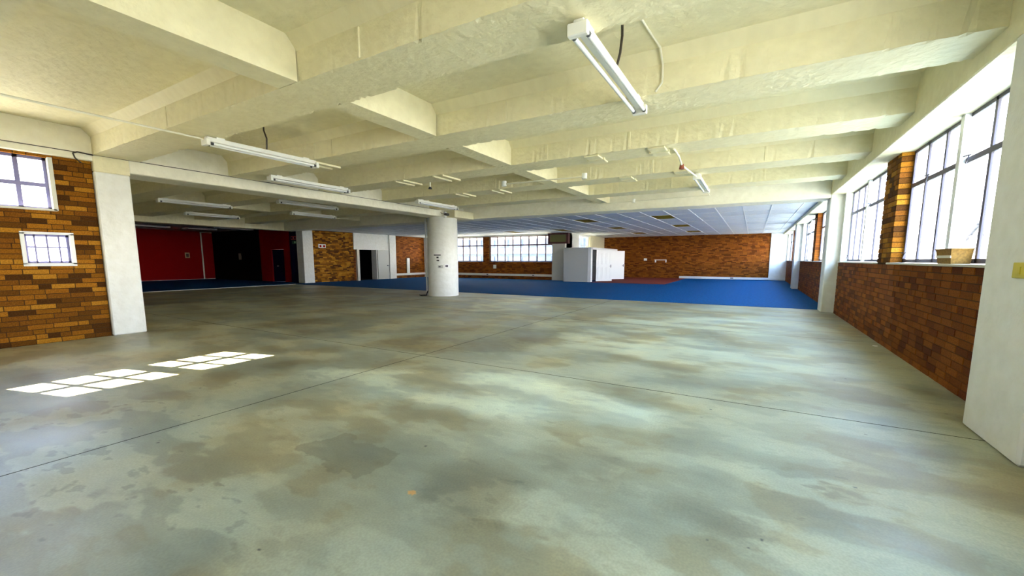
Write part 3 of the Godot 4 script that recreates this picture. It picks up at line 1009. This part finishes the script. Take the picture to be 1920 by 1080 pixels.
func panel_door(d: Node3D, hinge: Vector3, along: Vector3, wide: float, high: float, panels: bool) -> void:
	var n := along.cross(Vector3.UP)
	var s := start()
	var t := n * 0.022
	var a := hinge + Vector3.UP * 0.02
	var b := a + along * wide
	var up := Vector3.UP * (high - 0.02)
	prism(s, [a - t, a + t, b + t, b - t], up)
	part("leaf", s, M.white_plain, d)
	if panels:
		for i in 3:
			for k in [[0.14, 0.95], [1.12, 1.92]]:
				for side in [-1.0, 1.0]:
					s = start()
					var u0 := 0.13 + i * 0.335
					for e in [[u0, u0 + 0.27, k[0], k[0] + 0.03], [u0, u0 + 0.27, k[1] - 0.03, k[1]], [u0, u0 + 0.03, k[0], k[1]], [u0 + 0.24, u0 + 0.27, k[0], k[1]]]:
						var p: Vector3 = hinge + along * e[0] + Vector3.UP * e[2] + t * side
						var q: Vector3 = hinge + along * e[1] + Vector3.UP * e[2] + t * side
						var o: Vector3 = n * 0.016 * side
						prism(s, [p, p + o, q + o, q] if side > 0 else [p + o, p, q, q + o], Vector3.UP * (e[3] - e[2]))
					part("panel_moulding", s, M.white_plain, d)
	s = start()
	for side in [-1.0, 1.0]:
		var p: Vector3 = hinge + along * (wide - 0.1) + Vector3.UP * 1.02 + t * side
		tube(s, p, p + n * 0.05 * side, 0.012)
		tube(s, p + n * 0.05 * side, p + n * 0.05 * side - along * 0.14, 0.012)
		tube(s, p - Vector3.UP * 0.1 + n * 0.004 * side, p + Vector3.UP * 0.1 + n * 0.004 * side, 0.02)
	part("handle", s, M.black, d)


func build_outside() -> void:
	var g := setting("ground", "pale paved ground far below the windows")
	one_box("paving", Vector3(-150, -7.5, -150), Vector3(150, -7.0, 150), M.ground, g)
	var b := thing("building", "pale office building seen through the far windows", "building", Vector3(-22, -7, -46))
	one_box("facade", Vector3(-42, -7, -52), Vector3(-12.5, 9.0, -46), M.facade, b)
	for fl in 5:
		var y := -5.6 + fl * 2.9
		one_box("string_course", Vector3(-42, y + 2.0, -46), Vector3(-12.5, y + 2.3, -45.8), M.facade_trim, b)
		for k in 14:
			one_box("window", Vector3(-41 + k * 2.05, y, -46), Vector3(-39.6 + k * 2.05, y + 1.7, -45.93), M.facade_glass, b)
	var c := thing("crane", "grey slanting crane boom seen through the nearest windows", "crane", Vector3(12, -7, -40))
	var s := start()
	var p := Vector3(12, 2.1, -39.9)
	var q := Vector3(12, 3.7, -37.3)
	var side := Vector3(0, 0.09, 0.05)
	tube(s, p + side, q + side, 0.11)
	tube(s, p - side, q - side, 0.11)
	for i in 12:
		var u := p.lerp(q, i / 12.0)
		var v := p.lerp(q, (i + 1) / 12.0)
		tube(s, u + side * (1 if i % 2 else -1), v - side * (1 if i % 2 else -1), 0.02, 0.02, 6)
	part("boom", s, M.crane, c)
	s = start()
	tube(s, Vector3(12, 2.94, -41), Vector3(12, 2.94, -36.5), 0.07)
	part("rail", s, M.crane, c)
	s = start()
	tube(s, Vector3(12, -7, -39.9), Vector3(12, 2.2, -39.9), 0.12)
	part("mast", s, M.crane, c)


# A twin fluorescent batten along z; its origin is at the soffit above its middle
func batten(label: String, at: Vector3, length: float, group: String) -> void:
	var t := thing("fluorescent_batten", label, "light fitting", at, group)
	var h := length / 2.0
	one_box("channel", at + Vector3(-0.045, -0.085, -h), at + Vector3(0.045, -0.015, h), M.enamel, t, 0.008)
	for e in [-1.0, 1.0]:
		one_box("end_holder", at + Vector3(-0.085, -0.15, e * h - 0.03), at + Vector3(0.085, -0.05, e * h + 0.03), M.enamel, t, 0.008)
		one_box("mounting_block", at + Vector3(-0.04, -0.02, e * (h - 0.2) - 0.06), at + Vector3(0.04, 0.0, e * (h - 0.2) + 0.06), M.enamel, t)
	for x in [-0.06, 0.06]:
		var s := start()
		tube(s, at + Vector3(x, -0.118, -h + 0.05), at + Vector3(x, -0.118, h - 0.05), 0.021, 0.021, 12)
		var o := part("tube", s, M.lamp_tube, t)
		for e in [-1.0, 1.0]:
			s = start()
			tube(s, at + Vector3(x, -0.118, e * (h - 0.075)), at + Vector3(x, -0.118, e * (h - 0.03)), 0.0225, 0.0225, 12)
			part("end_cap", s, M.lamp_cap, o)


func build_fittings() -> void:
	var g := "unlit fluorescent battens under the beams"
	batten("large twin fluorescent batten above, nearest the viewer", Vector3(-1.31, SOFFIT, -4.32), 2.05, g)
	batten("twin batten on the left joined to a long conduit", Vector3(-7.42, SOFFIT, -4.3), 1.85, g)
	batten("twin batten just above the left edge beam", Vector3(-9.46, SOFFIT, -6.55), 2.05, g)
	batten("twin batten just above the round column", Vector3(-9.27, SOFFIT, -11.02), 2.0, g)
	batten("twin batten hanging before the grid ceiling, on the right", Vector3(-1.19, SOFFIT, -11.2), 2.1, g)
	batten("twin batten in the side bay, nearest the white pillar", Vector3(-15.9, SOFFIT, -6.8), 2.05, g)
	batten("twin batten in the side bay, closest to the red wall", Vector3(-19.5, SOFFIT, -8.9), 1.95, g)
	batten("twin batten in the side bay, right under the edge beam", Vector3(-13.0, SOFFIT, -8.85), 2.1, g)
	batten("twin batten in the side bay, deepest one", Vector3(-15.8, SOFFIT, -10.95), 1.95, g)
	var t := thing("conduit", "long thin white conduit leading to the left batten", "conduit", Vector3(-7.42, 3.3, -1))
	var s := start()
	tube(s, Vector3(-7.42, 3.29, 4.0), Vector3(-7.42, 3.29, -3.37), 0.014)
	part("pipe", s, M.conduit, t)
	t = thing("conduit", "white pipe with a round box across the middle coffer", "conduit", Vector3(-4.4, 3.3, -8.98))
	s = start()
	tube(s, Vector3(-5.41, 3.29, -8.93), Vector3(-3.38, 3.29, -9.04), 0.016)
	part("pipe", s, M.conduit, t)
	for x in [-5.41, -3.38]:
		s = start()
		tube(s, Vector3(x, 3.24, -8.93 - (x + 5.41) * 0.054), Vector3(x, 3.36, -8.93 - (x + 5.41) * 0.054), 0.06, 0.06, 14)
		part("junction_box", s, M.enamel, t)
	t = thing("conduit", "white pipe running along the far edge beam", "conduit", Vector3(-3.3, 3.3, -13.45))
	s = start()
	run(s, [Vector3(-5.45, 3.26, -13.58), Vector3(-3.38, 3.28, -13.43), Vector3(-1.21, 3.28, -13.32), Vector3(-1.19, 3.27, -12.3)], 0.014)
	part("pipe", s, M.conduit, t)
	s = start()
	tube(s, Vector3(-3.38, 3.23, -13.43), Vector3(-3.38, 3.34, -13.43), 0.055, 0.055, 14)
	part("junction_box", s, M.enamel, t)
	t = thing("conduit", "white drop pipe with copper fitting above the right batten", "conduit", Vector3(-1.3, 3.3, -8.6))
	s = start()
	run(s, [Vector3(-1.3, 3.33, -7.75), Vector3(-1.3, 3.33, -8.3), Vector3(-1.3, 3.24, -8.7), Vector3(-1.2, 3.26, -10.11)], 0.018)
	part("pipe", s, M.conduit, t)
	s = start()
	tube(s, Vector3(-1.3, 3.17, -8.7), Vector3(-1.3, 3.26, -8.7), 0.05, 0.035, 12)
	part("fitting", s, M.copper, t)
	t = thing("pendant_socket", "small black lamp socket hanging from a beam", "socket", Vector3(-7.05, 3.35, -8.1))
	s = start()
	tube(s, Vector3(-7.05, 3.35, -8.1), Vector3(-7.05, 3.24, -8.1), 0.018)
	part("rod", s, M.conduit, t)
	s = start()
	tube(s, Vector3(-7.05, 3.24, -8.1), Vector3(-7.05, 3.19, -8.1), 0.03, 0.05, 12)
	part("socket", s, M.black, t)
	# brackets left on the beam soffits
	var k := 0
	for q in [[-2.7, -7.82, "cream mounting plate on the third beam, middle"], [-1.55, -7.82, "cream mounting plate on the third beam by the drop pipe"], [-2.68, -10.1, "cream mounting plate on the fourth beam, middle"], [-1.47, -10.0, "cream mounting plate behind the right batten"], [-7.5, -7.83, "pair of straps under the third beam, far left"], [-6.3, -7.83, "pair of straps under the third beam beside the black socket"], [-7.44, -10.1, "pair of straps under the fourth beam, far left"], [-6.2, -10.1, "pair of straps under the fourth beam, left of the rib"], [-7.62, -5.52, "pair of straps under the second beam at the batten's end"]]:
		t = thing("mounting_plate", q[2], "bracket", Vector3(q[0], SOFFIT, q[1]), "brackets under the beams")
		if k in [4, 5, 6, 7, 8]:
			for e in [-0.13, 0.13]:
				one_box("strap", Vector3(q[0] + e - 0.02, SOFFIT - 0.035, q[1] - 0.33), Vector3(q[0] + e + 0.02, SOFFIT, q[1] + 0.33), M.cream, t, 0.004)
		else:
			one_box("plate", Vector3(q[0] - 0.14, SOFFIT - 0.03, q[1] - 0.3), Vector3(q[0] + 0.14, SOFFIT, q[1] + 0.3), M.cream, t, 0.008)
			one_box("clip", Vector3(q[0] - 0.17, SOFFIT - 0.04, q[1] - 0.02), Vector3(q[0] + 0.17, SOFFIT, q[1] + 0.02), M.cream, t, 0.004)
		k += 1
	# cables
	t = thing("cable", "painted-over cable bending down the second beam", "cable", Vector3(-1.03, 3.6, -5.1))
	s = start()
	run(s, [Vector3(-1.15, SLAB - 0.01, -3.75), Vector3(-1.04, SLAB - 0.012, -5.05), Vector3(-1.03, SLAB - 0.14, -5.18), Vector3(-1.03, 3.46, -5.19), Vector3(-1.1, 3.37, -5.19)], 0.012)
	part("sheath", s, M.conduit, t)
	t = thing("cable", "brown cable dropping from the slab to the large batten", "cable", Vector3(-1.24, 3.5, -4.2))
	s = start()
	run(s, [Vector3(-1.24, SLAB, -4.25), Vector3(-1.235, 3.6, -4.25), Vector3(-1.25, 3.45, -4.25), Vector3(-1.28, 3.33, -4.25)], 0.013)
	part("sheath", s, M.cable, t)
	t = thing("cable", "brown cable dropping from the slab to the left batten", "cable", Vector3(-7.4, 3.5, -4.1))
	s = start()
	run(s, [Vector3(-7.45, SLAB, -4.3), Vector3(-7.45, 3.66, -4.3), Vector3(-7.38, 3.52, -4.3), Vector3(-7.4, 3.33, -4.3)], 0.013)
	part("sheath", s, M.cable, t)
	t = thing("cable", "thin dark cable along the top of the left edge beam", "cable", Vector3(-10.54, 3.35, -4))
	s = start()
	run(s, [Vector3(-10.54, 3.365, 4.0), Vector3(-10.54, 3.35, -2.9), Vector3(-10.54, 3.345, -12.6)], 0.007, 6)
	part("sheath", s, M.cable, t)
	s = start()
	run(s, [Vector3(-10.53, 3.34, -2.93), Vector3(-10.5, 3.35, -2.72), Vector3(-10.5, 3.32, -2.66), Vector3(-10.5, 3.24, -2.68), Vector3(-10.52, 3.17, -2.76)], 0.012, 8)
	part("loose_end", s, M.cable, t)
	# camera on the column
	t = thing("security_camera", "small black camera on a white bracket atop the column", "camera", Vector3(-10.38, 3.2, -12.95))
	one_box("bracket", Vector3(-10.5, 3.06, -12.9), Vector3(-10.42, 3.3, -12.8), M.white_plain, t, 0.006)
	s = start()
	tube(s, Vector3(-10.44, 3.2, -12.82), Vector3(-10.22, 3.16, -12.72), 0.05, 0.055, 12)
	part("body", s, M.black, t)
	s = start()
	run(s, [Vector3(-10.62, 3.3, -12.66), Vector3(-10.5, 3.22, -12.72), Vector3(-10.44, 3.2, -12.8)], 0.01, 6)
	part("lead", s, M.cable, t)
	# plates on the column: angle round the column, height, half width, half height
	var cc := Vector3(-10.94, 0, -13.24)
	for q in [["label_strip", "narrow black strip on the round column", "label", 19.0, 1.63, 0.14, 0.02, M.black], ["key_switch", "upper small black switch on the round column", "switch", 20.0, 1.54, 0.04, 0.03, M.black], ["key_switch", "lower small black switch on the round column", "switch", 21.0, 1.42, 0.05, 0.025, M.black], ["wall_socket", "grey double socket on the round column", "socket", 30.0, 1.18, 0.1, 0.055, M.grey_door], ["wall_socket", "larger white socket on the round column's right side", "socket", 56.0, 1.2, 0.13, 0.08, M.white_plain]]:
		var a: float = deg_to_rad(q[3])
		var out := Vector3(sin(a), 0, cos(a))
		var tang := Vector3(cos(a), 0, -sin(a))
		var mid: Vector3 = cc + out * 0.6 + Vector3.UP * q[4]
		t = thing(q[0], q[1], q[2], mid)
		s = start()
		var hw: float = q[5]
		var hh: float = q[6]
		var p := mid - tang * hw - Vector3.UP * hh
		var e := mid + tang * hw - Vector3.UP * hh
		prism(s, [p, p + out * 0.03, e + out * 0.03, e], Vector3.UP * hh * 2.0)
		part("plate", s, q[7], t)
		if q[0] == "wall_socket":
			s = start()
			p = mid - tang * hw * 0.7 - Vector3.UP * hh * 0.5 + out * 0.03
			e = mid + tang * hw * 0.1 - Vector3.UP * hh * 0.5 + out * 0.03
			prism(s, [p, p + out * 0.008, e + out * 0.008, e], Vector3.UP * hh)
			part("cover", s, M.steel_dark, t)
	t = thing("cable_bundle", "black cable stub at the foot of the round column", "cable", Vector3(-11.35, 0, -12.62))
	s = start()
	run(s, [Vector3(-11.5, 0.22, -12.98), Vector3(-11.48, 0.1, -12.84), Vector3(-11.36, 0.03, -12.68), Vector3(-11.55, 0.02, -12.55), Vector3(-11.75, 0.02, -12.7)], 0.025, 8)
	part("sheath", s, M.black, t)
	t = thing("light_switch", "yellowed switch plate on the big right pillar", "switch", Vector3(1.68, 1.37, -4.42))
	one_box("plate", Vector3(1.672, 1.315, -4.545), Vector3(1.69, 1.43, -4.36), M.yellow_plate, t, 0.005)
	one_box("rocker", Vector3(1.666, 1.345, -4.47), Vector3(1.673, 1.40, -4.43), M.yellow_plate, t, 0.002)
	# box on the sill
	t = thing("cardboard_box", "brown cardboard box on the nearest window sill", "box", Vector3(2.06, 1.402, -6.85))
	s = start()
	var b0 := [Vector3(1.96, 1.403, -6.66), Vector3(2.12, 1.403, -6.66), Vector3(2.12, 1.403, -7.06), Vector3(1.96, 1.403, -7.06)]
	var b1 := [Vector3(1.94, 1.57, -6.62), Vector3(2.125, 1.57, -6.62), Vector3(2.125, 1.57, -7.09), Vector3(1.94, 1.57, -7.09)]
	for i in 4:
		quad(s, b0[i], b0[(i + 1) % 4], b1[(i + 1) % 4], b1[i])
	quad(s, b0[3], b0[2], b0[1], b0[0])
	quad(s, b1[0], b1[1], b1[2], b1[3])
	part("body", s, M.card, t)
	one_box("lid_flap", Vector3(1.935, 1.565, -7.1), Vector3(2.125, 1.58, -6.6), M.card, t, 0.003)
	one_box("band", Vector3(1.945, 1.47, -7.08), Vector3(1.952, 1.50, -6.64), M.offwhite, t)
	# fragments on the floor by the brick wall
	t = thing("paper_scrap", "tiny white scrap on the floor by the brick wall", "litter", Vector3(1.85, 0, -9.0))
	s = start()
	prism(s, [Vector3(1.83, 0.0, -9.0), Vector3(1.86, 0.0, -8.97), Vector3(1.9, 0.0, -9.0), Vector3(1.86, 0.0, -9.04)], Vector3(0, 0.012, 0))
	part("scrap", s, M.white_plain, t)
